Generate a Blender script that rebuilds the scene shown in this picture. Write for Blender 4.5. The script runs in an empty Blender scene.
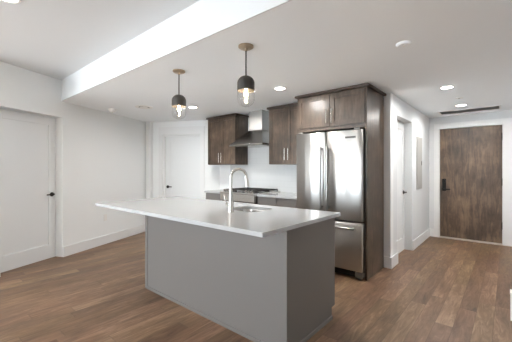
import bpy, bmesh, math, random
from mathutils import Vector, Matrix
random.seed(7)
C = bpy.context.scene.collection
SC = bpy.context.scene
PI = math.pi

# ------------------------------------------------------------------ camera
cam = bpy.data.cameras.new('camera'); camo = bpy.data.objects.new('camera', cam); C.objects.link(camo)
camo.location = (0, 0, 1.295); camo.rotation_euler = (PI/2, 0, math.radians(40.3))
cam.sensor_width = 36; cam.lens = 36*297/512; cam.shift_y = -1.5/512; cam.clip_start = .05
SC.camera = camo

# ------------------------------------------------------------------ world, exposure, daylight
SC.view_settings.view_transform = 'Standard'; SC.view_settings.look = 'None'
SC.view_settings.gamma = 1; SC.view_settings.exposure = 1.33; SC.view_settings.use_curve_mapping = False
w = bpy.data.worlds.new('sky'); SC.world = w; w.use_nodes = True
w.node_tree.nodes['Background'].inputs[0].default_value = (.92, .95, 1, 1)
w.node_tree.nodes['Background'].inputs[1].default_value = 2.2

def area(name, loc, rot, sx, sy, power, col):
    l = bpy.data.lights.new(name, 'AREA'); l.shape = 'RECTANGLE'; l.size = sx; l.size_y = sy
    l.energy = power; l.color = col
    o = bpy.data.objects.new(name, l); C.objects.link(o); o.location = loc; o.rotation_euler = rot
    return o
# daylight outside the tall windows of the wall behind the camera
WIN = [(-6.5, -4.2), (-3.8, -1.5)]
WY = -4.6
SC.cycles.diffuse_bounces = 10; SC.cycles.max_bounces = 14; SC.cycles.transparent_max_bounces = 24; SC.cycles.sample_clamp_indirect = 8
for a, b in WIN:
    area('window_daylight', ((a+b)/2, WY-.45, 1.15), (PI/2+.35, 0, 0), b-a, 2.1, 38*(b-a), (.77, .905, 1))
sun = bpy.data.lights.new('sun', 'SUN'); sun.energy = 68; sun.angle = .02; sun.color = (.78, .91, 1)
suno = bpy.data.objects.new('sun', sun); C.objects.link(suno); suno.rotation_euler = Vector((.15, .85, -1)).to_track_quat('-Z', 'Y').to_euler()

# ------------------------------------------------------------------ materials
def nm(name):
    m = bpy.data.materials.new(name); m.use_nodes = True
    nt = m.node_tree; return m, nt, nt.nodes['Principled BSDF']
def N(nt, t, **k):
    n = nt.nodes.new(t)
    for a, v in k.items():
        if a in n.inputs: n.inputs[a].default_value = v
        else: setattr(n, a, v)
    return n
def L(nt, a, b): nt.links.new(a, b)
def rgb(r, g, b):
    f = lambda c: (c/255/12.92) if c/255 <= .04045 else ((c/255+.055)/1.055)**2.4
    return (f(r), f(g), f(b), 1)
def plain(name, col, rough=.5, metal=0, bump=0, bscale=200, spec=.5, var=.03):
    m, nt, p = nm(name)
    p.inputs['Roughness'].default_value = rough; p.inputs['Metallic'].default_value = metal
    p.inputs['Specular IOR Level'].default_value = spec
    tc = N(nt, 'ShaderNodeTexCoord')
    nz = N(nt, 'ShaderNodeTexNoise', Scale=3.0, Detail=3.0)
    L(nt, tc.outputs['Object'], nz.inputs['Vector'])
    mp = N(nt, 'ShaderNodeMapRange'); mp.inputs[3].default_value = 1-var; mp.inputs[4].default_value = 1+var
    L(nt, nz.outputs['Fac'], mp.inputs[0])
    mx = N(nt, 'ShaderNodeVectorMath', operation='SCALE'); mx.inputs[0].default_value = col[:3]
    L(nt, mp.outputs[0], mx.inputs['Scale']); L(nt, mx.outputs[0], p.inputs['Base Color'])
    if bump:
        n2 = N(nt, 'ShaderNodeTexNoise', Scale=bscale, Detail=2.0); L(nt, tc.outputs['Object'], n2.inputs['Vector'])
        b = N(nt, 'ShaderNodeBump', Strength=bump, Distance=.002); L(nt, n2.outputs['Fac'], b.inputs['Height']); L(nt, b.outputs[0], p.inputs['Normal'])
    return m
def wood(name, cols, rough=.45, scale=(14, 14, 1.2), mottle=1.6, bump=.15):
    """cols: ramp of rgb tuples from dark to light; grain along local Z"""
    m, nt, p = nm(name)
    tc = N(nt, 'ShaderNodeTexCoord'); mp = N(nt, 'ShaderNodeMapping'); mp.inputs['Scale'].default_value = scale
    L(nt, tc.outputs['Object'], mp.inputs[0])
    n1 = N(nt, 'ShaderNodeTexNoise', Scale=3.0, Detail=8.0, Roughness=.65, Distortion=.6); L(nt, mp.outputs[0], n1.inputs['Vector'])
    n2 = N(nt, 'ShaderNodeTexNoise', Scale=mottle, Detail=4.0, Roughness=.6); L(nt, tc.outputs['Object'], n2.inputs['Vector'])
    mx = N(nt, 'ShaderNodeMath', operation='MULTIPLY_ADD'); mx.inputs[1].default_value = .5
    hv = N(nt, 'ShaderNodeMath', operation='MULTIPLY'); hv.inputs[1].default_value = .5
    L(nt, n2.outputs['Fac'], hv.inputs[0]); L(nt, n1.outputs['Fac'], mx.inputs[0]); L(nt, hv.outputs[0], mx.inputs[2])
    r = N(nt, 'ShaderNodeValToRGB'); e = r.color_ramp.elements
    e[0].position = .34; e[0].color = cols[0]; e[1].position = .66; e[1].color = cols[-1]
    for i, c in enumerate(cols[1:-1]):
        x = e.new(.34+.32*(i+1)/(len(cols)-1)); x.color = c
    L(nt, mx.outputs[0], r.inputs[0]); L(nt, r.outputs[0], p.inputs['Base Color'])
    p.inputs['Roughness'].default_value = rough
    b = N(nt, 'ShaderNodeBump', Strength=bump, Distance=.001); L(nt, n1.outputs['Fac'], b.inputs['Height']); L(nt, b.outputs[0], p.inputs['Normal'])
    return m
def brushed(name, col, rough, axis_scale, wave=0):
    m, nt, p = nm(name)
    tc = N(nt, 'ShaderNodeTexCoord'); mp = N(nt, 'ShaderNodeMapping'); mp.inputs['Scale'].default_value = axis_scale
    L(nt, tc.outputs['Object'], mp.inputs[0])
    n1 = N(nt, 'ShaderNodeTexNoise', Scale=20.0, Detail=4.0); L(nt, mp.outputs[0], n1.inputs['Vector'])
    rr = N(nt, 'ShaderNodeMapRange'); rr.inputs[3].default_value = rough*.8; rr.inputs[4].default_value = rough*1.25
    L(nt, n1.outputs['Fac'], rr.inputs[0]); L(nt, rr.outputs[0], p.inputs['Roughness'])
    p.inputs['Base Color'].default_value = col; p.inputs['Metallic'].default_value = 1
    if wave:   # the slight waviness of thin sheet steel
        m2 = N(nt, 'ShaderNodeMapping'); m2.inputs['Scale'].default_value = (4.5, 1, .55); L(nt, tc.outputs['Object'], m2.inputs[0])
        n2 = N(nt, 'ShaderNodeTexNoise', Scale=1.6, Detail=1.5); L(nt, m2.outputs[0], n2.inputs['Vector'])
        b = N(nt, 'ShaderNodeBump', Strength=1.0, Distance=wave); L(nt, n2.outputs['Fac'], b.inputs['Height']); L(nt, b.outputs[0], p.inputs['Normal'])
    return m
def floor_mat():
    m, nt, p = nm('plank_floor')
    g = N(nt, 'ShaderNodeNewGeometry'); s = N(nt, 'ShaderNodeSeparateXYZ'); L(nt, g.outputs['Position'], s.inputs[0])
    def M(op, a, b=None, c=None):
        n = N(nt, 'ShaderNodeMath', operation=op)
        for i, v in enumerate((a, b, c)):
            if v is None: continue
            if isinstance(v, (int, float)): n.inputs[i].default_value = v
            else: L(nt, v, n.inputs[i])
        return n.outputs[0]
    W, LN = .127, 1.15
    xs = M('DIVIDE', M('ADD', s.outputs[0], 20.03), W); row = M('FLOOR', xs); fx = M('FRACT', xs)
    wn = N(nt, 'ShaderNodeTexWhiteNoise', noise_dimensions='1D'); L(nt, row, wn.inputs['W'])
    ys = M('ADD', M('DIVIDE', s.outputs[1], LN), M('MULTIPLY', wn.outputs['Value'], 7.0)); col = M('FLOOR', ys); fy = M('FRACT', ys)
    cv = N(nt, 'ShaderNodeCombineXYZ'); L(nt, row, cv.inputs[0]); L(nt, col, cv.inputs[1])
    w2 = N(nt, 'ShaderNodeTexWhiteNoise', noise_dimensions='2D'); L(nt, cv.outputs[0], w2.inputs['Vector'])
    # grain
    gv = N(nt, 'ShaderNodeCombineXYZ'); L(nt, M('MULTIPLY', s.outputs[0], 12.0), gv.inputs[0]); L(nt, M('MULTIPLY', s.outputs[1], 1.6), gv.inputs[1]); L(nt, M('MULTIPLY', w2.outputs['Value'], 40.0), gv.inputs[2])
    n1 = N(nt, 'ShaderNodeTexNoise', Scale=1.6, Detail=8.0, Roughness=.68, Distortion=2.2); L(nt, gv.outputs[0], n1.inputs['Vector'])
    gv2 = N(nt, 'ShaderNodeCombineXYZ'); L(nt, M('MULTIPLY', s.outputs[0], 5.0), gv2.inputs[0]); L(nt, M('MULTIPLY', s.outputs[1], 1.3), gv2.inputs[1]); L(nt, M('MULTIPLY', w2.outputs['Value'], 90.0), gv2.inputs[2])
    n2 = N(nt, 'ShaderNodeTexNoise', Scale=1.5, Detail=3.0); L(nt, gv2.outputs[0], n2.inputs['Vector'])
    f = M('ADD', M('MULTIPLY', w2.outputs['Value'], .18), M('ADD', M('MULTIPLY', n1.outputs['Fac'], .72), M('MULTIPLY', n2.outputs['Fac'], .60)))
    r = N(nt, 'ShaderNodeValToRGB'); e = r.color_ramp.elements
    e[0].position = .36; e[0].color = FL[0]; e[1].position = 1.0; e[1].color = FL[3]
    x = e.new(.58); x.color = FL[1]; x = e.new(.80); x.color = FL[2]
    L(nt, f, r.inputs[0])
    ex = M('MINIMUM', fx, M('SUBTRACT', 1.0, fx)); ey = M('MINIMUM', fy, M('SUBTRACT', 1.0, fy))
    gap = M('MINIMUM', M('SMOOTH_MIN', M('DIVIDE', ex, .022), M('DIVIDE', ey, .0025), .01), 1.0)
    mg = N(nt, 'ShaderNodeMix', data_type='RGBA', blend_type='MULTIPLY'); mg.inputs[0].default_value = 1
    gr = N(nt, 'ShaderNodeMapRange'); gr.inputs[3].default_value = .55; gr.inputs[4].default_value = 1; L(nt, gap, gr.inputs[0])
    w3 = N(nt, 'ShaderNodeTexWhiteNoise', noise_dimensions='2D'); cv2 = N(nt, 'ShaderNodeCombineXYZ'); L(nt, M('ADD', row, 31.7), cv2.inputs[0]); L(nt, col, cv2.inputs[1]); L(nt, cv2.outputs[0], w3.inputs['Vector'])
    hs = N(nt, 'ShaderNodeHueSaturation'); L(nt, M('ADD', .490, M('MULTIPLY', w3.outputs['Value'], .014)), hs.inputs['Hue']); hs.inputs['Saturation'].default_value = 1.0; L(nt, r.outputs[0], hs.inputs['Color'])
    L(nt, hs.outputs[0], mg.inputs[6]); L(nt, gr.outputs[0], mg.inputs[7]); L(nt, mg.outputs[2], p.inputs['Base Color'])
    ro = N(nt, 'ShaderNodeMapRange'); ro.inputs[3].default_value = .34; ro.inputs[4].default_value = .52; p.inputs['Specular IOR Level'].default_value = .4; L(nt, n2.outputs['Fac'], ro.inputs[0]); L(nt, ro.outputs[0], p.inputs['Roughness'])
    b = N(nt, 'ShaderNodeBump', Strength=.25, Distance=.002); L(nt, M('ADD', gap, M('MULTIPLY', n1.outputs['Fac'], .3)), b.inputs['Height']); L(nt, b.outputs[0], p.inputs['Normal'])
    return m
FL = [rgb(50, 36, 26), rgb(98, 75, 55), rgb(127, 101, 77), rgb(160, 131, 104)]
def tile_mat():
    m, nt, p = nm('white_tile')
    tc = N(nt, 'ShaderNodeTexCoord'); s = N(nt, 'ShaderNodeSeparateXYZ'); L(nt, tc.outputs['Object'], s.inputs[0])
    v = N(nt, 'ShaderNodeCombineXYZ'); L(nt, s.outputs[0], v.inputs[0]); L(nt, s.outputs[2], v.inputs[1])
    b = N(nt, 'ShaderNodeTexBrick', Scale=1.0); b.inputs['Mortar Size'].default_value = .0015
    b.inputs['Brick Width'].default_value = .3; b.inputs['Row Height'].default_value = .1
    b.inputs['Color1'].default_value = rgb(212, 214, 215); b.inputs['Color2'].default_value = rgb(209, 211, 212); b.inputs['Mortar'].default_value = rgb(200, 201, 201)
    L(nt, v.outputs[0], b.inputs['Vector']); L(nt, b.outputs['Color'], p.inputs['Base Color']); p.inputs['Roughness'].default_value = .18
    return m
def glow(name, col, s):
    m, nt, p = nm(name)
    p.inputs['Base Color'].default_value = (.9, .9, .9, 1)
    p.inputs['Emission Color'].default_value = col; p.inputs['Emission Strength'].default_value = s
    return m
def clear_glass(name, rough=0, ior=1.45):
    m, nt, p = nm(name)
    nt.nodes.remove(p); out = nt.nodes['Material Output']
    g = N(nt, 'ShaderNodeBsdfGlossy', Roughness=.02); t = N(nt, 'ShaderNodeBsdfTransparent'); t.inputs[0].default_value = (.96, .96, .96, 1)
    lw_ = N(nt, 'ShaderNodeLayerWeight', Blend=.5); pw = N(nt, 'ShaderNodeMath', operation='POWER'); pw.inputs[1].default_value = 4; L(nt, lw_.outputs['Facing'], pw.inputs[0])
    f = N(nt, 'ShaderNodeMath', operation='MULTIPLY_ADD'); f.inputs[1].default_value = .55; f.inputs[2].default_value = .04; L(nt, pw.outputs[0], f.inputs[0]); mx = N(nt, 'ShaderNodeMixShader')
    L(nt, f.outputs[0], mx.inputs[0]); L(nt, t.outputs[0], mx.inputs[1]); L(nt, g.outputs[0], mx.inputs[2]); L(nt, mx.outputs[0], out.inputs[0])
    return m

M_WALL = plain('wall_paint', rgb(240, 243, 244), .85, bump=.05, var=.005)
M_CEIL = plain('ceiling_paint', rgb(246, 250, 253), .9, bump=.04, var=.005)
M_WALL_SHADED = plain('wall_paint_shaded', rgb(222, 225, 227), .85, bump=.05, var=.005)  # shaded copy of the wall paint, tones down light on hall and entry walls
M_CEIL_SHADED = plain('ceiling_paint_shaded', rgb(218, 221, 223), .9, bump=.04, var=.005)  # shaded copy of the ceiling paint, colour darkened where daylight is too strong
M_TRIM = plain('trim_paint', rgb(234, 236, 237), .45, var=.004)
M_DOOR = plain('white_door_paint', rgb(230, 233, 235), .4, var=.004)
M_FLOOR = floor_mat()
M_TILE = tile_mat()
M_QUARTZ = plain('white_quartz', rgb(182, 184, 186), .09, var=.01)
M_GREY = plain('grey_paint', rgb(114, 110, 107), .5, bump=.03, var=.015)
M_CAB = wood('brown_stained_wood', [rgb(44, 35, 28), rgb(75, 62, 51), rgb(110, 92, 77)], .33, mottle=3.5)
M_CABD = wood('crown_wood', [rgb(48, 37, 31), rgb(66, 52, 44), rgb(84, 67, 57)], .4)
M_ENTRY = wood('weathered_dark_wood', [rgb(54, 46, 41), rgb(96, 79, 65), rgb(140, 115, 93)], .42, (7, 7, 1.0), 2.4, .3)
M_STEEL = brushed('brushed_steel', rgb(205, 203, 199), .2, (40, 40, 1), .0)
M_STEELH = brushed('hood_steel', rgb(150, 147, 143), .24, (1, 1, 40))
M_FRIDGE = brushed('fridge_steel', rgb(178, 176, 173), .30, (1, 1, 30), .010)
def aniso(m, a, rot):
    nt = m.node_tree; p = nt.nodes['Principled BSDF']; p.inputs['Anisotropic'].default_value = a; p.inputs['Anisotropic Rotation'].default_value = rot
    t = N(nt, 'ShaderNodeTangent', direction_type='RADIAL', axis='Z'); L(nt, t.outputs[0], p.inputs['Tangent'])
aniso(M_FRIDGE, .85, .25)
M_CHIM = brushed('chimney_steel', rgb(170, 168, 164), .42, (1, 1, 40))
M_HANDLE = brushed('handle_steel', rgb(165, 163, 160), .3, (30, 30, 30))
M_SIDE = plain('dark_fridge_side', rgb(110, 108, 105), .45, var=.02)
M_NICKEL = brushed('satin_nickel', rgb(206, 203, 198), .25, (10, 10, 10))
M_BRASS = brushed('pale_brass', rgb(190, 172, 150), .3, (10, 10, 10))
M_BLACK = plain('black_metal', rgb(30, 28, 27), .4, .6)
M_IRON = plain('cast_iron', rgb(38, 36, 35), .6)
M_SHADE = plain('charcoal_shade', rgb(54, 50, 46), .55, var=.03)
M_DUCT = plain('grey_duct', rgb(165, 163, 160), .7)
M_DARK = plain('dark_void', rgb(24, 21, 20), .8)
M_PLATE = plain('white_plastic', rgb(238, 237, 234), .35, var=.004)
M_PANEL = plain('grey_panel_paint', rgb(176, 175, 172), .45, var=.01)
M_GLASS = clear_glass('clear_glass')
M_LED = glow('led_disc', (1, .96, .9, 1), 9)
M_BULB = glow('filament', (1, .66, .32, 1), 6)
M_AMBER = clear_glass('bulb_glass', ior=1.3)
M_WGLASS = clear_glass('window_glass')
M_THRESH = plain('pale_threshold', rgb(205, 198, 190), .4)
M_WOODIN = plain('pale_edge', rgb(200, 180, 160), .3, .6)

# ------------------------------------------------------------------ builders
class Frame:
    """t along d, n out of the surface, z up"""
    def __init__(s, P, d, n): s.P = Vector((*P, 0)); s.d = Vector((*d, 0)).normalized(); s.n = Vector((*n, 0)).normalized()
    def pt(s, t, n, z): return s.P + s.d*t + s.n*n + Vector((0, 0, z))
XY = Frame((0, 0), (1, 0), (0, 1))
class MB:
    def __init__(s, fr=XY, org=(0, 0, 0)): s.bm = bmesh.new(); s.fr = fr; s.o = Vector(org)
    def box(s, t0, t1, n0, n1, z0, z1, bev=0):
        p = [s.fr.pt(t, n, z)-s.o for z in (z0, z1) for t, n in ((t0, n0), (t1, n0), (t1, n1), (t0, n1))]
        v = [s.bm.verts.new(q) for q in p]
        fs = [s.bm.faces.new([v[i] for i in f]) for f in ((3, 2, 1, 0), (4, 5, 6, 7), (0, 1, 5, 4), (1, 2, 6, 5), (2, 3, 7, 6), (3, 0, 4, 7))]
        if bev:
            bmesh.ops.recalc_face_normals(s.bm, faces=fs)
            es = list({e for f in fs for e in f.edges})
            bmesh.ops.bevel(s.bm, geom=es, offset=bev, segments=2, affect='EDGES', profile=.5)
        return s
    def hexa(s, pts):
        v = [s.bm.verts.new(Vector(q)-s.o) for q in pts]
        for f in ((3, 2, 1, 0), (4, 5, 6, 7), (0, 1, 5, 4), (1, 2, 6, 5), (2, 3, 7, 6), (3, 0, 4, 7)): s.bm.faces.new([v[i] for i in f])
        return s
    def prism(s, poly, z0, z1):
        a = [s.bm.verts.new(Vector((x, y, z0))-s.o) for x, y in poly]; b = [s.bm.verts.new(Vector((x, y, z1))-s.o) for x, y in poly]
        s.bm.faces.new(a[::-1]); s.bm.faces.new(b); n = len(a)
        for i in range(n): s.bm.faces.new((a[i], a[(i+1) % n], b[(i+1) % n], b[i]))
        return s
    def lathe(s, prof, c=(0, 0, 0), seg=40, axis=None, close=False):
        """prof: list of (r, z) ; axis: optional direction"""
        c = Vector(c)-s.o; rot = Vector((0, 0, 1)).rotation_difference(Vector(axis)).to_matrix() if axis else Matrix.Identity(3)
        rings = []
        for r, z in prof:
            if r < 1e-6: rings.append([s.bm.verts.new(c+rot@Vector((0, 0, z)))])
            else: rings.append([s.bm.verts.new(c+rot@Vector((r*math.cos(2*PI*i/seg), r*math.sin(2*PI*i/seg), z))) for i in range(seg)])
        pairs = list(zip(rings, rings[1:])) + ([(rings[-1], rings[0])] if close else [])
        for A, B in pairs:
            for i in range(seg):
                j = (i+1) % seg
                if len(A) == 1 and len(B) == 1: continue
                if len(A) == 1: s.bm.faces.new((A[0], B[i], B[j]))
                elif len(B) == 1: s.bm.faces.new((A[i], A[j], B[0]))
                else: s.bm.faces.new((A[i], A[j], B[j], B[i]))
        return s
    def cyl(s, a, b, r, seg=20):
        a = Vector(a); b = Vector(b); L_ = (b-a).length
        return s.lathe([(0, 0), (r, 0), (r, L_), (0, L_)], a, seg, (b-a))
    def tube(s, pts, r, seg=14):
        pts = [Vector(p)-s.o for p in pts]; n = len(pts); rr = r if isinstance(r, (list, tuple)) else [r]*n
        rings = []; up = None
        for i, p in enumerate(pts):
            t = (pts[min(i+1, n-1)]-pts[max(i-1, 0)]).normalized()
            if up is None: up = t.orthogonal().normalized()
            u = (up-t*up.dot(t)).normalized(); up = u; v = t.cross(u)
            rings.append([s.bm.verts.new(p+(u*math.cos(2*PI*k/seg)+v*math.sin(2*PI*k/seg))*rr[i]) for k in range(seg)])
        for A, B in zip(rings, rings[1:]):
            for k in range(seg): s.bm.faces.new((A[k], A[(k+1) % seg], B[(k+1) % seg], B[k]))
        s.bm.faces.new(rings[0][::-1]); s.bm.faces.new(rings[-1])
        return s
    def build(s, name, mat, parent=None, smooth=False, bevel=0, label=None):
        bmesh.ops.recalc_face_normals(s.bm, faces=s.bm.faces)
        me = bpy.data.meshes.new(name); s.bm.to_mesh(me); s.bm.free(); me.materials.append(mat)
        if smooth:
            me.shade_smooth()
            try: me.set_sharp_from_angle(angle=math.radians(35))
            except Exception: pass
        o = bpy.data.objects.new(name, me); C.objects.link(o)
        if parent is not None: o.parent = parent
        if bevel:
            b = o.modifiers.new('bevel', 'BEVEL'); b.width = bevel; b.segments = 2; b.limit_method = 'ANGLE'; b.angle_limit = math.radians(40)
        if label: o['label'] = label
        return o
def thing(name, label, cat, loc=(0, 0, 0), group=None):
    o = bpy.data.objects.new(name, None); C.objects.link(o); o.location = loc; o.empty_display_size = .1
    o['label'] = label; o['category'] = cat
    if group: o['group'] = group
    return o
def tag(o, label, cat, group=None):
    o['label'] = label; o['category'] = cat
    if group: o['group'] = group
    return o
def struct(mb, name, mat, bevel=0):
    o = mb.build(name, mat, None, bevel=bevel); o['kind'] = 'structure'; return o
def dup(root, loc, label):
    r = root.copy(); C.objects.link(r); r.location = loc; r['label'] = label
    for ch in [c for c in bpy.data.objects if c.parent == root]:
        c = ch.copy(); C.objects.link(c); c.parent = r
        for g in [g for g in bpy.data.objects if g.parent == ch]:
            d = g.copy(); C.objects.link(d); d.parent = c
    return r

# ------------------------------------------------------------------ structure
H, HU = 2.30, 2.605
SOF = 1.485
YB = 4.10            # kitchen back wall
LW = Frame((-5.02, 1.50), (-.407, .913), (.913, .407))       # angled left wall
BW = Frame((-5.83, 3.33), (.876, .482), (.482, -.876))       # angled wall at the back of the room
CORN = LW.pt(2.005, 0, 0)
struct(MB().prism([(-6.8, WY-.2), (3, WY-.2), (3, 6.9), (-6.8, 6.9)], -.1, 0), 'floor', M_FLOOR)
struct(MB().prism([(-6.8, WY-.2), (3, WY-.2), (3, SOF), (-6.8, SOF)], HU, HU+.1), 'ceiling', M_CEIL_SHADED)
struct(MB().box(-4.96, 2.8, SOF-.012, SOF, H, HU), 'wall_bulkhead', M_CEIL_SHADED)  # thin separate face so the bulkhead takes the light-reducing darker colour
struct(MB().prism([(-6.8, SOF), (3, SOF), (3, 6.9), (-6.8, 6.9)], H, HU+.1), 'ceiling', M_CEIL)
# left wall with its recessed door opening
lw = MB(LW); DR = -.13; DT = 2.065; tl0, tl1 = -.84, 0.0
lw.box(-1.25, tl0, -.16, 0, 0, HU); lw.box(tl0, tl1, -.16, 0, DT, HU); lw.box(tl1, 2.005, -.16, 0, 0, H)
struct(lw, 'wall_left', M_WALL)
q0 = LW.pt(-1.25, -.16, 0)
struct(MB().box(-6.8, q0.x+.02, q0.y-.12, q0.y, 0, HU), 'wall_left', M_WALL)
struct(MB().box(-6.8, -6.68, WY, q0.y-.12, 0, HU), 'wall_left', M_WALL)
# back angled wall with door opening
OP0, OP1, OPT = .335, 1.185, 2.02
bw = MB(BW); bw.box(-.10, OP0, -.14, 0, 0, H); bw.box(OP0, OP1, -.14, 0, OPT, H); bw.box(OP1, 1.585, -.14, 0, 0, H)
struct(bw, 'wall_back', M_WALL)
struct(MB().box(-4.45, -1.17, YB, YB+.12, 0, H), 'wall_kitchen', M_WALL)
# hall
HX = -1.17; HD0, HD1, HDT = 4.40, 5.235, 2.05
hl = MB(); hl.box(HX-.15, HX, YB+.12, HD0, 0, H); hl.box(HX-.15, HX, HD0, HD1, HDT, H); hl.box(HX-.15, HX, HD1, 6.6, 0, H)
struct(hl, 'wall_hall', M_WALL_SHADED)
EX0, EX1, EZ = -.995, -.07, 2.065
EY = 6.60; FX0, FX1 = .06, .86
ew = MB(); ew.box(HX-.15, EX0, EY, EY+.12, 0, H); ew.box(EX0, EX1, EY, EY+.12, EZ, H); ew.box(EX1, FX0, EY, EY+.12, 0, H); ew.box(FX0, FX1, EY, EY+.12, EZ, H); ew.box(FX1, 1.3, EY, EY+.12, 0, H)
struct(ew, 'wall_entry', M_WALL_SHADED)
struct(MB().box(1.1, 1.3, 3.7, EY, 0, H).box(1.3, 3.0, 3.7, 3.85, 0, H), 'wall_right', M_WALL)
struct(MB().box(2.8, 3.0, WY, SOF, 0, HU).box(2.8, 3.0, SOF, 3.7, 0, H), 'wall_right', M_WALL)
# wall with the windows behind the camera
rw = MB(); xs = -6.8
for a, b in WIN:
    rw.box(xs, a, WY-.12, WY, 0, HU); rw.box(a, b, WY-.12, WY, 0, .25); rw.box(a, b, WY-.12, WY, 2.42, HU); xs = b
rw.box(xs, 3.0, WY-.12, WY, 0, HU); struct(rw, 'wall_rear', M_WALL)
for i, (a, b) in enumerate(WIN):
    f = MB()
    f.box(a, a+.05, WY-.1, WY-.04, .25, 2.42).box(b-.05, b, WY-.1, WY-.04, .25, 2.42).box(a+.05, b-.05, WY-.1, WY-.04, .25, .3).box(a+.05, b-.05, WY-.1, WY-.04, 2.37, 2.42)
    f.box((a+b)/2-.03, (a+b)/2+.03, WY-.1, WY-.04, .3, 2.37)
    fo = struct(f, 'window_%d' % (i+1), M_BLACK)
    MB().box(a+.05, b-.05, WY-.075, WY-.07, .3, 2.37).build('pane', M_WGLASS, fo)
struct(MB().box(-4.12, -2.17, YB-.012, YB, .915, 1.70), 'trim_1', M_TILE)   # tiled backsplash
# trims and baseboards
BH = .15; BT = .018
struct(MB(BW).box(.015, .115, 0, .10, 0, H), 'trim_2', M_TRIM, .002)                    # pilaster strip at the corner
struct(MB(LW).box(.0, 1.98, 0, BT, 0, BH).box(-1.25, tl0, 0, BT, 0, BH), 'baseboard_left', M_TRIM, .003)
struct(MB(BW).box(.115, .25, 0, BT, 0, BH).box(1.30, 1.56, 0, BT, 0, BH), 'baseboard_back', M_TRIM, .003)
struct(MB().box(HX, HX+BT, YB-BT, HD0-.002, 0, BH).box(-1.249, HX, YB-BT, YB, 0, BH).box(HX, HX+BT, HD1+.002, 6.6, 0, BH), 'baseboard_hall', M_TRIM, .003)
struct(MB().box(HX+BT, EX0-.09, EY-BT, EY, 0, BH), 'baseboard_entry', M_TRIM, .003)
# casings
c = MB(BW); CT = .02
c.box(OP0-.08, OP0, 0, CT, 0, OPT).box(OP1, OP1+.09, 0, CT, 0, OPT).box(OP0-.08, OP1+.09, 0, CT+.004, OPT, OPT+.16)
struct(c, 'trim_3', M_TRIM, .002)
c = MB()
c.box(EX0-.09, EX0, EY-.02, EY, 0, EZ).box(EX1, FX0, EY-.02, EY, 0, EZ).box(FX1, FX1+.09, EY-.02, EY, 0, EZ).box(EX0-.09, FX1+.09, EY-.022, EY, EZ, EZ+.10)
struct(c, 'trim_4', M_TRIM, .002)
struct(MB().box(EX0, EX1, EY-.03, EY+.1, 0, .022), 'trim_5', M_THRESH, .003)            # threshold under the entry door

def shaker(mb, t0, t1, n0, n1, z0, z1, rail, top=None, bot=None, rec=.010):
    """door leaf: stiles and rails proud of a flat recessed panel (n1 is the front)"""
    top = top or rail; bot = bot or rail
    mb.box(t0, t0+rail, n0, n1, z0, z1).box(t1-rail, t1, n0, n1, z0, z1)
    mb.box(t0+rail, t1-rail, n0, n1, z1-top, z1).box(t0+rail, t1-rail, n0, n1, z0, z0+bot)
    mb.box(t0+rail, t1-rail, n0, n1-rec, z0+bot, z1-top)
    return mb
def lever(fr, t, n, z, dirn, par, name='door_handle'):
    """black lever on round rose; dirn = +1/-1 along t"""
    a = MB(fr); p = fr.pt(t, n, z); nn = fr.n; dd = fr.d*dirn
    a.lathe([(0, 0), (.031, 0), (.031, .007), (.026, .011), (.013, .013), (.012, .045), (0, .045)], p, 24, nn)
    s = p+nn*.04
    a.tube([s-dd*.008, s+dd*.02, s+dd*.06, s+dd*.105], [.012, .012, .011, .009], 10)
    return a.build(name, M_BLACK, par, smooth=True)
# doors (structure, with handle children)
def stop(fr, t0, t1, n0, n1, zt, par, name='door_stop'):
    MB(fr).box(t0, t0+.03, n0, n1, 0, zt).box(t1-.03, t1, n0, n1, 0, zt).box(t0+.03, t1-.03, n0, n1, zt-.03, zt).build(name, M_TRIM, par)
d1 = struct(shaker(MB(LW), tl0+.008, tl1-.006, DR-.03, DR, .002, DT-.008, .105, .115, .20), 'door_1', M_DOOR, .0015)
lever(LW, -.065, DR, .93, -1, d1); stop(LW, tl0, tl1, -.19, DR-.031, DT, d1)
d2 = struct(shaker(MB(BW), OP0+.035, OP1-.035, -.11, -.07, .002, OPT-.035, .115, .12, .2), 'door_2', M_DOOR, .0015)
MB(BW).box(OP0, OP0+.033, -.13, -.04, 0, OPT).box(OP1-.033, OP1, -.13, -.04, 0, OPT).box(OP0+.033, OP1-.033, -.13, -.04, OPT-.033, OPT).build('door_frame', M_TRIM, d2)
lever(BW, OP0+.085, -.07, .93, 1, d2)
HF = Frame((HX, 0), (0, 1), (1, 0))
d3 = struct(shaker(MB(HF), HD0+.006, HD1-.006, -.145, -.11, .002, HDT-.008, .11, .12, .2), 'door_3', M_DOOR, .0015)
lever(HF, HD1-.07, -.11, .93, -1, d3); stop(HF, HD0, HD1, -.17, -.146, HDT, d3)
EF = Frame((0, EY), (1, 0), (0, -1))
d4 = struct(MB(EF).box(EX0+.004, EX1-.004, -.06, -.015, .024, EZ-.004), 'door_4', M_ENTRY, .002)
# entry lockset: escutcheon with deadbolt turn and lever
e = MB(EF); zc = 1.0
e.box(EX0+.04, EX0+.105, -.015, .0, .89, 1.12, .006); e.build('lock_plate', M_BLACK, d4)
MB(EF).lathe([(0, 0), (.03, 0), (.03, .018), (.02, .024), (0, .024)], EF.pt(EX0+.072, 0, 1.08), 20, EF.n).build('deadbolt', M_BLACK, d4, True)
lever(EF, EX0+.072, 0, .925, 1, d4)
for z in (.33, 1.08, 1.86):
    MB(EF).box(EX1-.012, EX1+.010, -.02, .004, z-.055, z+.055).cyl(EF.pt(EX1-.002, .008, z-.06), EF.pt(EX1-.002, .008, z+.06), .008, 12).build('hinge', M_BLACK, d4)
d5 = struct(shaker(MB(EF), FX0+.005, FX1-.005, -.06, -.02, .002, EZ-.008, .11, .18, .2), 'door_5', M_DOOR, .0015)
lever(EF, FX0+.065, -.02, .93, 1, d5); stop(EF, FX0, FX1, -.09, -.061, EZ, d5); stop(EF, EX0, EX1, -.09, -.061, EZ, d4)

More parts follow.
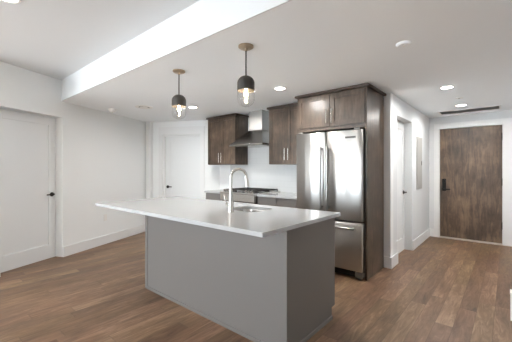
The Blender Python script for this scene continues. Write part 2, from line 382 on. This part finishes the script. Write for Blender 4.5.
# ------------------------------------------------------------------ kitchen island
IX0, IX1, IY0, IY1 = -3.03, -1.160, 1.695, 2.45
isl = thing('kitchen_island', 'large grey panelled kitchen island on the wood floor under the two pendant lamps', 'kitchen island', ((IX0+IX1)/2, (IY0+IY1)/2, 0))
io = isl.location.copy()
mb = MB(org=io)
for a, b, c_, d_, z0, z1 in ((IX0+.015, IX1-.015, IY0+.015, IY1-.06, 0, .12), (IX0+.015, IX1-.015, IY0+.015, IY0+.035, .12, .885), (IX0+.015, IX1-.015, IY1-.02, IY1, .10, .885),
                         (IX0+.015, IX0+.035, IY0+.035, IY1-.02, .12, .885), (IX1-.035, IX1-.015, IY0+.035, IY1-.02, .12, .885)):
    mb.box(a, b, c_, d_, z0, z1)
mb.build('cabinet_body', M_GREY, isl)
MB(org=io).box(IX0+.045, IX1-.045, IY0+.006, IY0+.015, .03, .885).build('front_panel', M_GREY, isl)
MB(org=io).box(IX1-.015, IX1-.006, IY0+.045, IY1, .10, .885).box(IX1-.015, IX1-.006, IY0+.045, IY1-.06, .03, .10).build('side_panel', M_GREY, isl)
MB(org=io).box(IX0, IX0+.045, IY0, IY0+.015, 0, .885).build('corner_trim', M_GREY, isl, bevel=.001)
MB(org=io).box(IX1-.045, IX1, IY0, IY0+.015, 0, .885).box(IX1-.015, IX1, IY0+.015, IY0+.045, 0, .885).build('corner_trim', M_GREY, isl, bevel=.001)
MB(org=io).box(IX0+.045, IX1-.045, IY0-.004, IY0+.015, 0, .03).build('shoe_moulding', M_GREY, isl, bevel=.003)
MB(org=io).box(IX1-.015, IX1+.004, IY0+.045, IY1-.06, 0, .03).build('shoe_moulding', M_GREY, isl, bevel=.003)
XK = Frame((0, IY1), (-1, 0), (0, 1))
nd = 4; wd = (IX1-IX0-.03)/nd
for i in range(nd):
    t0 = -(IX1-.015)+i*wd
    d = shaker(MB(XK, org=io), t0+.002, t0+wd-.002, .0005, .02, .11, .87, .06).build('door', M_GREY, isl, bevel=.001)
    MB(XK, org=io).cyl(XK.pt(t0+(wd-.05 if i % 2 == 0 else .05), .045, .68), XK.pt(t0+(wd-.05 if i % 2 == 0 else .05), .045, .82), .005, 10).build('handle', M_NICKEL, d)

# countertop with sink cut-out
CX0, CX1, CY0, CY1, CZ0, CZ1 = -3.56, -1.125, 1.388, 2.48, .885, .915
SX0, SX1, SY0, SY1, SR = -2.09, -1.71, 1.985, 2.32, .09
def rrect(x0, x1, y0, y1, r, n=8):
    P = []
    for cx, cy, a0 in ((x1-r, y1-r, 0), (x0+r, y1-r, 90), (x0+r, y0+r, 180), (x1-r, y0+r, 270)):
        for k in range(n+1):
            a = math.radians(a0+90*k/n); P.append((cx+r*math.cos(a), cy+r*math.sin(a)))
    return P
def slab_with_hole(x0, x1, y0, y1, z0, z1, hole, org):
    bm = bmesh.new(); org = Vector(org); cx = sum(p[0] for p in hole)/len(hole); cy = sum(p[1] for p in hole)/len(hole)
    # cut each outer corner into the sequence of rays
    pts = []
    for x, y in hole:
        dx, dy = x-cx, y-cy; s = min(((x1-cx)/dx if dx > 0 else (x0-cx)/dx) if abs(dx) > 1e-9 else 1e9, ((y1-cy)/dy if dy > 0 else (y0-cy)/dy) if abs(dy) > 1e-9 else 1e9)
        pts.append([(x, y), (cx+dx*s, cy+dy*s)])
    for X, Y in ((x1, y1), (x0, y1), (x0, y0), (x1, y0)):
        a = math.atan2(Y-cy, X-cx); i = min(range(len(pts)), key=lambda k: abs((math.atan2(pts[k][0][1]-cy, pts[k][0][0]-cx)-a+PI) % (2*PI)-PI))
        pts[i][1] = (X, Y)
    v = [[bm.verts.new(Vector((*p, z))-org) for p in (a, b) for z in (z0, z1)] for a, b in pts]   # in0,in1,out0,out1
    n = len(v)
    for i in range(n):
        A, B = v[i], v[(i+1) % n]
        bm.faces.new((A[1], A[3], B[3], B[1])); bm.faces.new((A[0], B[0], B[2], A[2])); bm.faces.new((A[2], B[2], B[3], A[3])); bm.faces.new((A[1], B[1], B[0], A[0]))
    m = MB(); m.bm.free(); m.bm = bm; return m
hole = rrect(SX0, SX1, SY0, SY1, SR)
co = ((CX0+CX1)/2, (CY0+CY1)/2, CZ0)
ct = thing('island_countertop', 'long white quartz countertop lying on the grey island', 'countertop', co)
slab_with_hole(CX0, CX1, CY0, CY1, CZ0, CZ1, hole, co).build('slab', M_QUARTZ, ct, bevel=.002)
so = ((SX0+SX1)/2, (SY0+SY1)/2, CZ0-.2)
sk = thing('sink', 'undermount stainless steel sink in the white island top', 'sink', so)
def basin():
    bm = bmesh.new(); O = Vector(so); rings = []
    for (g, z) in ((.03, CZ0-.0015), (.006, CZ0-.0015), (.004, CZ0-.01), (-.004, CZ0-.15), (-.03, CZ0-.18), (-.10, CZ0-.185)):
        rings.append([bm.verts.new(Vector((x, y, z))-O) for x, y in rrect(SX0-g, SX1+g, SY0-g, SY1+g, max(SR+g, .02))])
    for A, B in zip(rings, rings[1:]):
        for i in range(len(A)): j = (i+1) % len(A); bm.faces.new((A[i], B[i], B[j], A[j]))
    bm.faces.new(rings[-1])
    m = MB(); m.bm.free(); m.bm = bm; return m
bo = basin().build('basin', M_STEEL, sk, True)
sm = bo.modifiers.new('solid', 'SOLIDIFY'); sm.thickness = .0012; sm.offset = 1
MB(org=so).lathe([(0, 0), (.045, 0), (.045, .004), (.03, .006), (0, .002)], ((SX0+SX1)/2, (SY0+SY1)/2, CZ0-.186), 28).build('drain', M_NICKEL, sk, True)

# faucet
fx, fy = -1.872, 1.865
fa = thing('kitchen_faucet', 'tall pull-down faucet with a high arched spout on the white island', 'faucet', (fx, fy, CZ1))
m = MB(); m.lathe([(0, 0), (.028, 0), (.029, .006), (.027, .012), (.025, .06), (.021, .13), (.0145, .19), (.0135, .20), (0, .20)], seg=28); m.build('body', M_NICKEL, fa, True)
sd = Vector((.62, .78, 0)).normalized()
m = MB(); pts = [(0, 0, .19), (0, 0, .24), (0, 0, .28)]; R_ = .068; zc = .315
for k in range(0, 17):
    a = PI-PI*1.02*k/16; pts.append(tuple(sd*(R_+R_*math.cos(a)))[:2]+(zc+R_*math.sin(a),))
m.tube(pts, .0125, 16); m.build('spout', M_NICKEL, fa, True)
e0 = Vector(pts[-1]); m = MB(); dn = (sd*.12-Vector((0, 0, 1))).normalized(); m.tube([e0-dn*.005, e0+dn*.025, e0+dn*.06, e0+dn*.085], [.014, .015, .018, .018], 16); m.build('spray_head', M_NICKEL, fa, True)
m = MB(); hd = Vector((-.75, -.5, 0)).normalized()
m.cyl(hd*.012+Vector((0, 0, .07)), hd*.045+Vector((0, 0, .07)), .014, 18)
m.tube([hd*.038+Vector((0, 0, .07)), hd*.05+Vector((0, 0, .10)), hd*.06+Vector((0, 0, .155))], [.008, .007, .006], 10); m.build('handle', M_NICKEL, fa, True)

# ------------------------------------------------------------------ kitchen run
def bar_handle(p0, p1, out, mat=M_NICKEL, r=.006, par=None, org=(0, 0, 0), off=.03, inset=.015, name='handle'):
    p0 = Vector(p0); p1 = Vector(p1); out = Vector(out).normalized(); d = (p1-p0).normalized()
    m = MB(org=org); m.cyl(p0+out*off, p1+out*off, r, 14); m.cyl(p0+d*inset, p0+d*inset+out*off, r*.8, 10); m.cyl(p1-d*inset, p1-d*inset+out*off, r*.8, 10)
    return m.build(name, mat, par, True)
def wall_cabinet(name, label, x0, x1, yf, z0, z1, hz0, hz1, side_r=True, cr=.028, ctop=.03, cfront=.02, cl=True):
    org = ((x0+x1)/2, (yf+YB)/2, z0)
    t = thing(name, label, 'cabinet', org)
    MB(org=org).box(x0, x1, yf+.02, YB-.001, z0, z1-ctop).build('body', M_CAB, t, bevel=.001)
    mid = (x0+x1)/2
    F_ = Frame((0, yf+.02), (1, 0), (0, -1))
    for i, (a, b) in enumerate(((x0+.003, mid-.0015), (mid+.0015, x1-.003))):
        d = shaker(MB(F_, org=org), a, b, .0005, .02, z0+.003, z1-ctop-.006, .06, rec=.008).build('door', M_CAB, t, bevel=.001)
        hx = mid-.032 if i == 0 else mid+.032
        bar_handle((hx, yf, hz0), (hx, yf, hz1), (0, -1, 0), par=d, org=org)
    MB(org=org).box(x0-(cr if cl else 0), x1+(cr if side_r else 0), yf-cfront, YB-.001, z1-ctop, z1-.002).build('crown', M_CABD, t, bevel=.002)
    return t
UF = 3.755
wall_cabinet('wall_cabinet', 'brown wood two door wall cabinet left of the range hood', -4.40, -3.665, UF, 1.385, 2.285, 1.42, 1.60)
wall_cabinet('wall_cabinet', 'brown wood two door wall cabinet between the range hood and the refrigerator', -2.915, -2.212, UF, 1.375, 2.285, 1.44, 1.62, side_r=False)
# fridge surround: side panel + over-fridge cabinet
FXL, FXR = -2.20, -1.25; FYF = 3.475
org = ((FXL+FXR)/2, 3.8, 0)
fe = thing('refrigerator_cabinet', 'tall brown wood surround with two upper doors enclosing the refrigerator', 'cabinet', org)
MB(org=org).box(FXR-.022, FXR, FYF, YB-.02, 0, 2.265).build('side_panel', M_CAB, fe, bevel=.001)
MB(org=org).box(FXL+.0, FXL+.02, FYF+.05, YB-.02, 0, 2.265).build('side_panel', M_CAB, fe, bevel=.001)
MB(org=org).box(FXL+.02, FXR-.022, FYF+.02, YB-.02, 1.80, 2.265).build('body', M_CAB, fe)
MB(org=org).box(FXL-.02, FXR+.03, FYF-.045, YB-.001, 2.265, 2.292).build('crown', M_CABD, fe, bevel=.003)
F_ = Frame((0, FYF+.02), (1, 0), (0, -1)); mid = (FXL+FXR)/2
for i, (a, b) in enumerate(((FXL+.004, mid-.002), (mid+.002, FXR-.028))):
    d = shaker(MB(F_, org=org), a, b, .0005, .022, 1.845, 2.255, .062, rec=.008).build('door', M_CAB, fe, bevel=.001)
    hx = mid-.035 if i == 0 else mid+.035
    bar_handle((hx, FYF, 1.88), (hx, FYF, 2.06), (0, -1, 0), par=d, org=org)
# refrigerator
RX0, RX1, RYF = -2.172, -1.278, 3.40
org = ((RX0+RX1)/2, 3.75, 0)
fr = thing('refrigerator', 'stainless steel french door refrigerator with a bottom freezer drawer', 'refrigerator', org)
MB(org=org).box(RX0+.005, RX1-.005, RYF+.09, YB-.08, .03, 1.77).build('body', M_SIDE, fr, bevel=.003)
rm = -1.738
def fdoor(name, x0, x1, z0, z1):
    m = MB(org=org); m.box(x0, x1, RYF, RYF+.085, z0, z1, .010)
    return m.build(name, M_FRIDGE, fr, True)
dl = fdoor('door', RX0, rm-.003, .685, 1.765); dr = fdoor('door', rm+.003, RX1, .685, 1.765)
fz = fdoor('freezer_drawer', RX0, RX1, .10, .665)
MB(org=org).box(RX0+.01, RX1-.01, RYF+.05, RYF+.09, .02, .095).build('kick_grille', M_DARK, fr)
for x in (RX0+.05, RX1-.05): MB(org=org).cyl((x, RYF+.06, 0), (x, RYF+.06, .03), .022, 14).build('foot', M_SIDE, fr)
MB(org=org).box(RX1-.09, RX1-.004, RYF+.006, RYF+.085, .03, .095, .004).build('corner_bracket', M_SIDE, fr)
for x0_ in (RX0+.03, RX1-.10): MB(org=org).box(x0_, x0_+.07, RYF+.01, RYF+.14, 1.766, 1.785, .004).build('hinge_cover', M_SIDE, fr)
for x, par in ((rm-.045, dl), (rm+.045, dr)):
    bar_handle((x, RYF, .80), (x, RYF, 1.58), (0, -1, 0), M_HANDLE, .015, par, org, .06, .03)
bar_handle((RX0+.07, RYF, .605), (RX1-.07, RYF, .605), (0, -1, 0), M_HANDLE, .015, fz, org, .06, .03)
bd = MB(org=org).box(RX1-.21, RX1-.075, RYF-.003, RYF-.0005, 1.665, 1.69).build('badge', M_SIDE, dr)
m = MB(org=org)
for k in range(9): m.box(RX1-.200+k*.0130, RX1-.200+k*.0130+.008, RYF-.0042, RYF-.0031, 1.671, 1.684)
m.build('lettering', M_BLACK, bd)

# base cabinets, counters and range
def base_cabinet(label, x0, x1, yf, n):
    org = ((x0+x1)/2, (yf+YB)/2, 0)
    t = thing('base_cabinet', label, 'cabinet', org)
    MB(org=org).box(x0, x1, yf+.02, YB-.002, .1, .883).box(x0, x1, yf+.08, YB-.002, 0, .1).build('body', M_GREY, t)
    F_ = Frame((0, yf+.02), (1, 0), (0, -1)); wd = (x1-x0)/n
    for i in range(n):
        a, b = x0+i*wd+.003, x0+(i+1)*wd-.003
        d = MB(F_, org=org).box(a, b, .0005, .02, .735, .878).build('drawer', M_GREY, t, bevel=.001)
        d = shaker(MB(F_, org=org), a, b, .0005, .02, .105, .728, .06, rec=.008).build('door', M_GREY, t, bevel=.001)
        bar_handle((b-.035, yf, .53), (b-.035, yf, .69), (0, -1, 0), par=d, org=org)
BF = 3.47; RGX0, RGX1 = -3.672, -2.918
base_cabinet('grey painted base cabinet left of the gas range', -4.12, RGX0-.004, BF, 1)
base_cabinet('grey painted base cabinet between the gas range and the refrigerator', RGX1+.004, FXL-.003, BF, 2)
for lab, x0, x1 in (('white quartz counter left of the gas range', -4.14, RGX0-.003), ('white quartz counter between the gas range and the refrigerator', RGX1+.003, FXL-.002)):
    o = MB(org=((x0+x1)/2, 3.78, .885)).box(x0, x1, BF-.015, YB-.013, .885, .915).build('kitchen_countertop', M_QUARTZ, None, bevel=.002); o.location = ((x0+x1)/2, 3.78, .885); tag(o, lab, 'countertop')
org = ((RGX0+RGX1)/2, 3.72, 0)
rg = thing('gas_range', 'stainless steel slide-in gas range with black iron grates', 'range', org)
RF = 3.40
MB(org=org).box(RGX0, RGX1, RF+.05, YB-.02, .06, .905).build('body', M_DARK, rg)
MB(org=org).box(RGX0, RGX1, RF, YB-.02, .905, .93, .004).build('cooktop', M_STEEL, rg)
MB(org=org).box(RGX0, RGX1, RF-.0, RF+.05, .79, .905, .004).build('control_panel', M_STEEL, rg)
od = MB(org=org).box(RGX0+.004, RGX1-.004, RF+.01, RF+.05, .25, .78, .004).build('oven_door', M_STEEL, rg)
MB(org=org).box(RGX0+.12, RGX1-.12, RF+.007, RF+.0095, .36, .64).build('window', M_BLACK, od)
bar_handle((RGX0+.06, RF+.01, .74), (RGX1-.06, RF+.01, .74), (0, -1, 0), M_STEEL, .011, od, org, .05, .02)
MB(org=org).box(RGX0+.004, RGX1-.004, RF+.01, RF+.05, .07, .24, .004).build('warming_drawer', M_STEEL, rg)
for x in (RGX0+.05, RGX1-.05):
    for y in (RF+.1, YB-.08): MB(org=org).cyl((x, y, 0), (x, y, .06), .02, 12).build('foot', M_BLACK, rg)
for x in (RGX0+.075, RGX0+.135, RGX0+.195, RGX1-.195, RGX1-.135, RGX1-.075):
    MB(org=org).lathe([(0, 0), (.024, 0), (.024, .004), (.020, .008), (.018, .040), (0, .040)], (x, RF+.035, .929), 20, (0, -.25, 1)).build('knob', M_NICKEL, rg, True)
for k in range(3):
    x0_ = RGX0+.03+k*.232; x1_ = x0_+.226; m = MB(org=org); y0, y1 = RF+.11, YB-.06; zt = .968
    for x in (x0_+.006, (x0_+x1_)/2, x1_-.006): m.box(x-.006, x+.006, y0, y1, zt-.014, zt)
    for y in (y0, y0+(y1-y0)*.25, (y0+y1)/2, y0+(y1-y0)*.75, y1): m.box(x0_, x1_, y-.006, y+.006, zt-.014, zt)
    for x in (x0_+.006, x1_-.006):
        for y in (y0, y1): m.box(x-.007, x+.007, y-.007, y+.007, .93, zt-.01)
    m.build('grate', M_IRON, rg)
for bx in (RGX0+.143, RGX0+.377, RGX0+.607):
    for by in ((RF+.2, YB-.2) if bx != RGX0+.377 else (3.74,)):
        MB(org=org).lathe([(0, 0), (.045, 0), (.045, .008), (.032, .012), (.03, .018), (0, .02)], (bx, by, .929), 24).build('burner', M_IRON, rg, True)

# range hood
hx0, hx1, hyf = -3.655, -2.925, 3.60; hc = (hx0+hx1)/2
org = (hc, 3.85, 1.69)
hd = thing('range_hood', 'stainless steel pyramid range hood with a square chimney on the back wall', 'range hood', org)
cw = .15; cyf = 3.86
m = MB(org=org)
m.box(hx0, hx1, hyf, YB-.003, 1.69, 1.715)
m.hexa([(hx0, hyf, 1.715), (hx1, hyf, 1.715), (hx1, YB-.003, 1.715), (hx0, YB-.003, 1.715), (hc-cw, cyf, 1.965), (hc+cw, cyf, 1.965), (hc+cw, YB-.003, 1.965), (hc-cw, YB-.003, 1.965)])
m.build('canopy', M_STEELH, hd, bevel=.002)
MB(org=org).box(hc-cw+.003, hc+cw-.003, cyf+.003, YB-.003, 1.965, 2.298).build('chimney', M_CHIM, hd, bevel=.002)
MB(org=org).box(hx0+.06, hc-.01, hyf+.06, YB-.08, 1.684, 1.689).box(hc+.01, hx1-.06, hyf+.06, YB-.08, 1.684, 1.689).build('filter', M_STEEL, hd)

# ------------------------------------------------------------------ pendants
PG = 'pendant lamps over the island'
pe = thing('pendant_lamp', 'nearer charcoal dome pendant lamp, right of the two over the island', 'pendant lamp', (-1.625, 1.79, H), PG)
MB().lathe([(0, -.0005), (.062, -.0005), (.062, -.012), (.05, -.02), (.012, -.022), (.010, -.04), (0, -.04)], seg=36).build('canopy', M_BRASS, pe, True)
MB().cyl((0, 0, -.25), (0, 0, -.03), .0055, 12).build('stem', M_SHADE, pe, True)
pf = [(0, -.245), (.012, -.246)]
for k in range(1, 10): a = PI/2*k/9; pf.append((.012+.059*math.sin(a), -.246-.062*(1-math.cos(a))))
pf += [(.071, -.366)]
inner = [(r-.003 if r > .01 else 0, z-.003) for r, z in pf[1:-1]][::-1]
dome = MB().lathe(pf+[(.068, -.366)]+inner+[(0, -.249)], seg=40).build('dome_shade', M_SHADE, pe, True)
gp = [(.066, -.358), (.070, -.375), (.070, -.43)]
for k in range(1, 10): a = PI/2*k/9; gp.append((.070*math.cos(a), -.43-.066*math.sin(a)))
MB().lathe(gp, seg=40).build('glass_shade', M_GLASS, pe, True)
MB().cyl((0, 0, -.335), (0, 0, -.26), .018, 20).build('socket', M_BRASS, pe, True)
bu = MB().lathe([(.013, -.335), (.014, -.345), (.026, -.375), (.030, -.395), (.026, -.415), (.014, -.428), (0, -.432)], seg=24).build('bulb', M_AMBER, pe, True)
m = MB()
for k in range(8):
    a = 2*PI*k/8; x, y = .010*math.cos(a), .010*math.sin(a); x2, y2 = .015*math.cos(a+.4), .015*math.sin(a+.4)
    m.cyl((x, y, -.345), (x2, y2, -.405), .0011, 6)
m.build('filament', M_BULB, bu)
def point(loc, power, col, r=.03):
    l = bpy.data.lights.new('pendant_light', 'POINT'); l.energy = power; l.color = col; l.shadow_soft_size = r
    o = bpy.data.objects.new('pendant_light', l); C.objects.link(o); o.location = loc; return o
pl = point((0, 0, -.40), 3, (1, .78, .52), .009); pl.parent = pe
dup(pe, (-2.555, 1.80, H), 'farther charcoal dome pendant lamp, left of the two over the island')

# ------------------------------------------------------------------ recessed downlights
dl_ = [((-.566, 4.264, H), 'round recessed downlight in the hall ceiling, nearer of the two'),
       ((-.557, 5.596, H), 'round recessed downlight in the hall ceiling beside the long air slot'),
       ((-2.143, 2.985, H), 'round recessed downlight in front of the refrigerator cabinet'),
       ((-3.862, 2.987, H), 'round recessed downlight seen behind the farther pendant lamp'),
       ((-2.895, .50, HU), 'round recessed downlight in the higher ceiling before the bulkhead')]
t = thing('ceiling_downlight', dl_[0][1], 'ceiling light', dl_[0][0], 'recessed ceiling downlights')
MB().lathe([(.062, -.0005), (.082, -.0005), (.080, -.006), (.062, -.008)], seg=36, close=True).build('trim_ring', M_PLATE, t, True)
MB().lathe([(0, -.0005), (.0615, -.0005), (.0615, -.005), (0, -.005)], seg=36).build('diffuser', M_LED, t)
l = bpy.data.lights.new('downlight', 'AREA'); l.shape = 'DISK'; l.size = .11; l.energy = 7.5; l.color = (1, .975, .94); l.spread = math.radians(172)
lo = bpy.data.objects.new('downlight', l); C.objects.link(lo); lo.location = (0, 0, -.012); lo.parent = t
for p, lab in dl_[1:]: dup(t, p, lab)

# ------------------------------------------------------------------ ceiling and wall fittings
t = thing('smoke_detector', 'white round smoke detector on the ceiling before the refrigerator', 'smoke detector', (-.632, 2.57, H))
MB().lathe([(0, -.0005), (.058, -.0005), (.056, -.010), (.046, -.018), (0, -.020)], seg=36).build('body', M_CEIL, t, True)
MB().lathe([(0, -.020), (.010, -.020), (.010, -.023), (0, -.023)], seg=18).build('test_button', M_PLATE, t, True)
t = thing('smoke_detector', 'small white dome detector on the ceiling near the angled left wall', 'smoke detector', (-5.0, 2.216, H))
MB().lathe([(0, -.0005), (.06, -.0005), (.058, -.022), (.045, -.045), (.02, -.055), (0, -.057)], seg=32).build('body', M_PLATE, t, True)
MB().lathe([(0, -.0565), (.012, -.0565), (.010, -.066), (0, -.068)], seg=16).build('sensor', M_PLATE, t, True)
t = thing('ceiling_sprinkler', 'small white sprinkler cover on the hall ceiling between the downlights', 'sprinkler', (-.52, 5.02, H))
MB().lathe([(0, -.0005), (.045, -.0005), (.043, -.006), (0, -.007)], seg=28).build('cover', M_PLATE, t, True)
MB().lathe([(.0, -.0071), (.012, -.0071), (.012, -.012), (0, -.012)], seg=16).build('head', M_NICKEL, t, True)
t = thing('ceiling_vent', 'small round white air diffuser in the ceiling left of the pendants', 'vent', (-4.463, 2.478, H))
MB().lathe([(.085, -.0005), (.135, -.0005), (.130, -.007), (.085, -.009)], seg=40, close=True).build('outer_ring', M_PLATE, t, True)
MB().lathe([(0, -.0005), (.0845, -.0005), (.0845, -.002), (0, -.002)], seg=40).build('duct_opening', M_DARK, t)
MB().lathe([(0, -.006), (.062, -.006), (.072, -.013), (.060, -.016), (0, -.018)], seg=36).build('centre_cone', M_PLATE, t, True)
MB().cyl((0, 0, -.0055), (0, 0, -.0022), .012, 12).build('stem', M_PLATE, t)
t = thing('linear_air_slot', 'long narrow grey air slot with white frame above the entry door', 'vent', (-.51, 6.165, H))
m = MB(); m.box(-.43, .43, -.165, -.14, -.009, -.0005).box(-.43, .43, .14, .165, -.009, -.0005).box(-.43, -.405, -.14, .14, -.009, -.0005).box(.405, .43, -.14, .14, -.009, -.0005); m.build('frame', M_PLATE, t, bevel=.001)
MB().box(-.405, .405, -.14, .14, -.002, -.0005).build('duct_opening', M_DUCT, t)
for k in range(9):
    y = -.12+k*.03; m = MB(); m.hexa([(-.404, y-.009, -.0085), (.404, y-.009, -.0085), (.404, y-.006, -.0085), (-.404, y-.006, -.0085), (-.404, y+.006, -.0025), (.404, y+.006, -.0025), (.404, y+.009, -.0025), (-.404, y+.009, -.0025)])
    m.build('slat', M_PANEL, t)
# outlet on the left wall
p = LW.pt(.82, 0, .457)
t = thing('wall_outlet', 'white power outlet low on the angled left wall', 'outlet', tuple(p))
m = MB(LW, org=p); m.box(.785, .855, .0005, .006, .40, .515); m.build('cover_plate', M_PLATE, t, bevel=.0015)
for z in (.435, .48): MB(LW, org=p).box(.803, .837, .006, .008, z-.014, z+.014).build('socket', M_PLATE, t)
# electrical panel in the hall
t = thing('electrical_panel', 'tall grey electrical panel cover on the white hall wall', 'electrical panel', (HX, 5.72, .96))
o_ = (HX, 5.72, .96)
MB(HF, org=o_).box(5.53, 5.91, .0005, .012, .96, 1.85).build('frame', M_PANEL, t, bevel=.002)
dd = MB(HF, org=o_).box(5.57, 5.87, .012, .017, 1.0, 1.81).build('door', M_PANEL, t, bevel=.001)
MB(HF, org=o_).box(5.825, 5.85, .017, .024, 1.37, 1.44).build('latch', M_SIDE, dd)
# low white box at the right edge
o_ = (.06, 3.40, 0)
t = thing('floor_box', 'low white box standing on the wood floor at the right edge', 'box', o_)
MB(org=o_).box(.017, .117, 3.345, 3.445, 0, .225, .004).build('body', M_PLATE, t)
MB(org=o_).box(.014, .120, 3.342, 3.448, .2255, .24, .003).build('lid', M_PLATE, t)
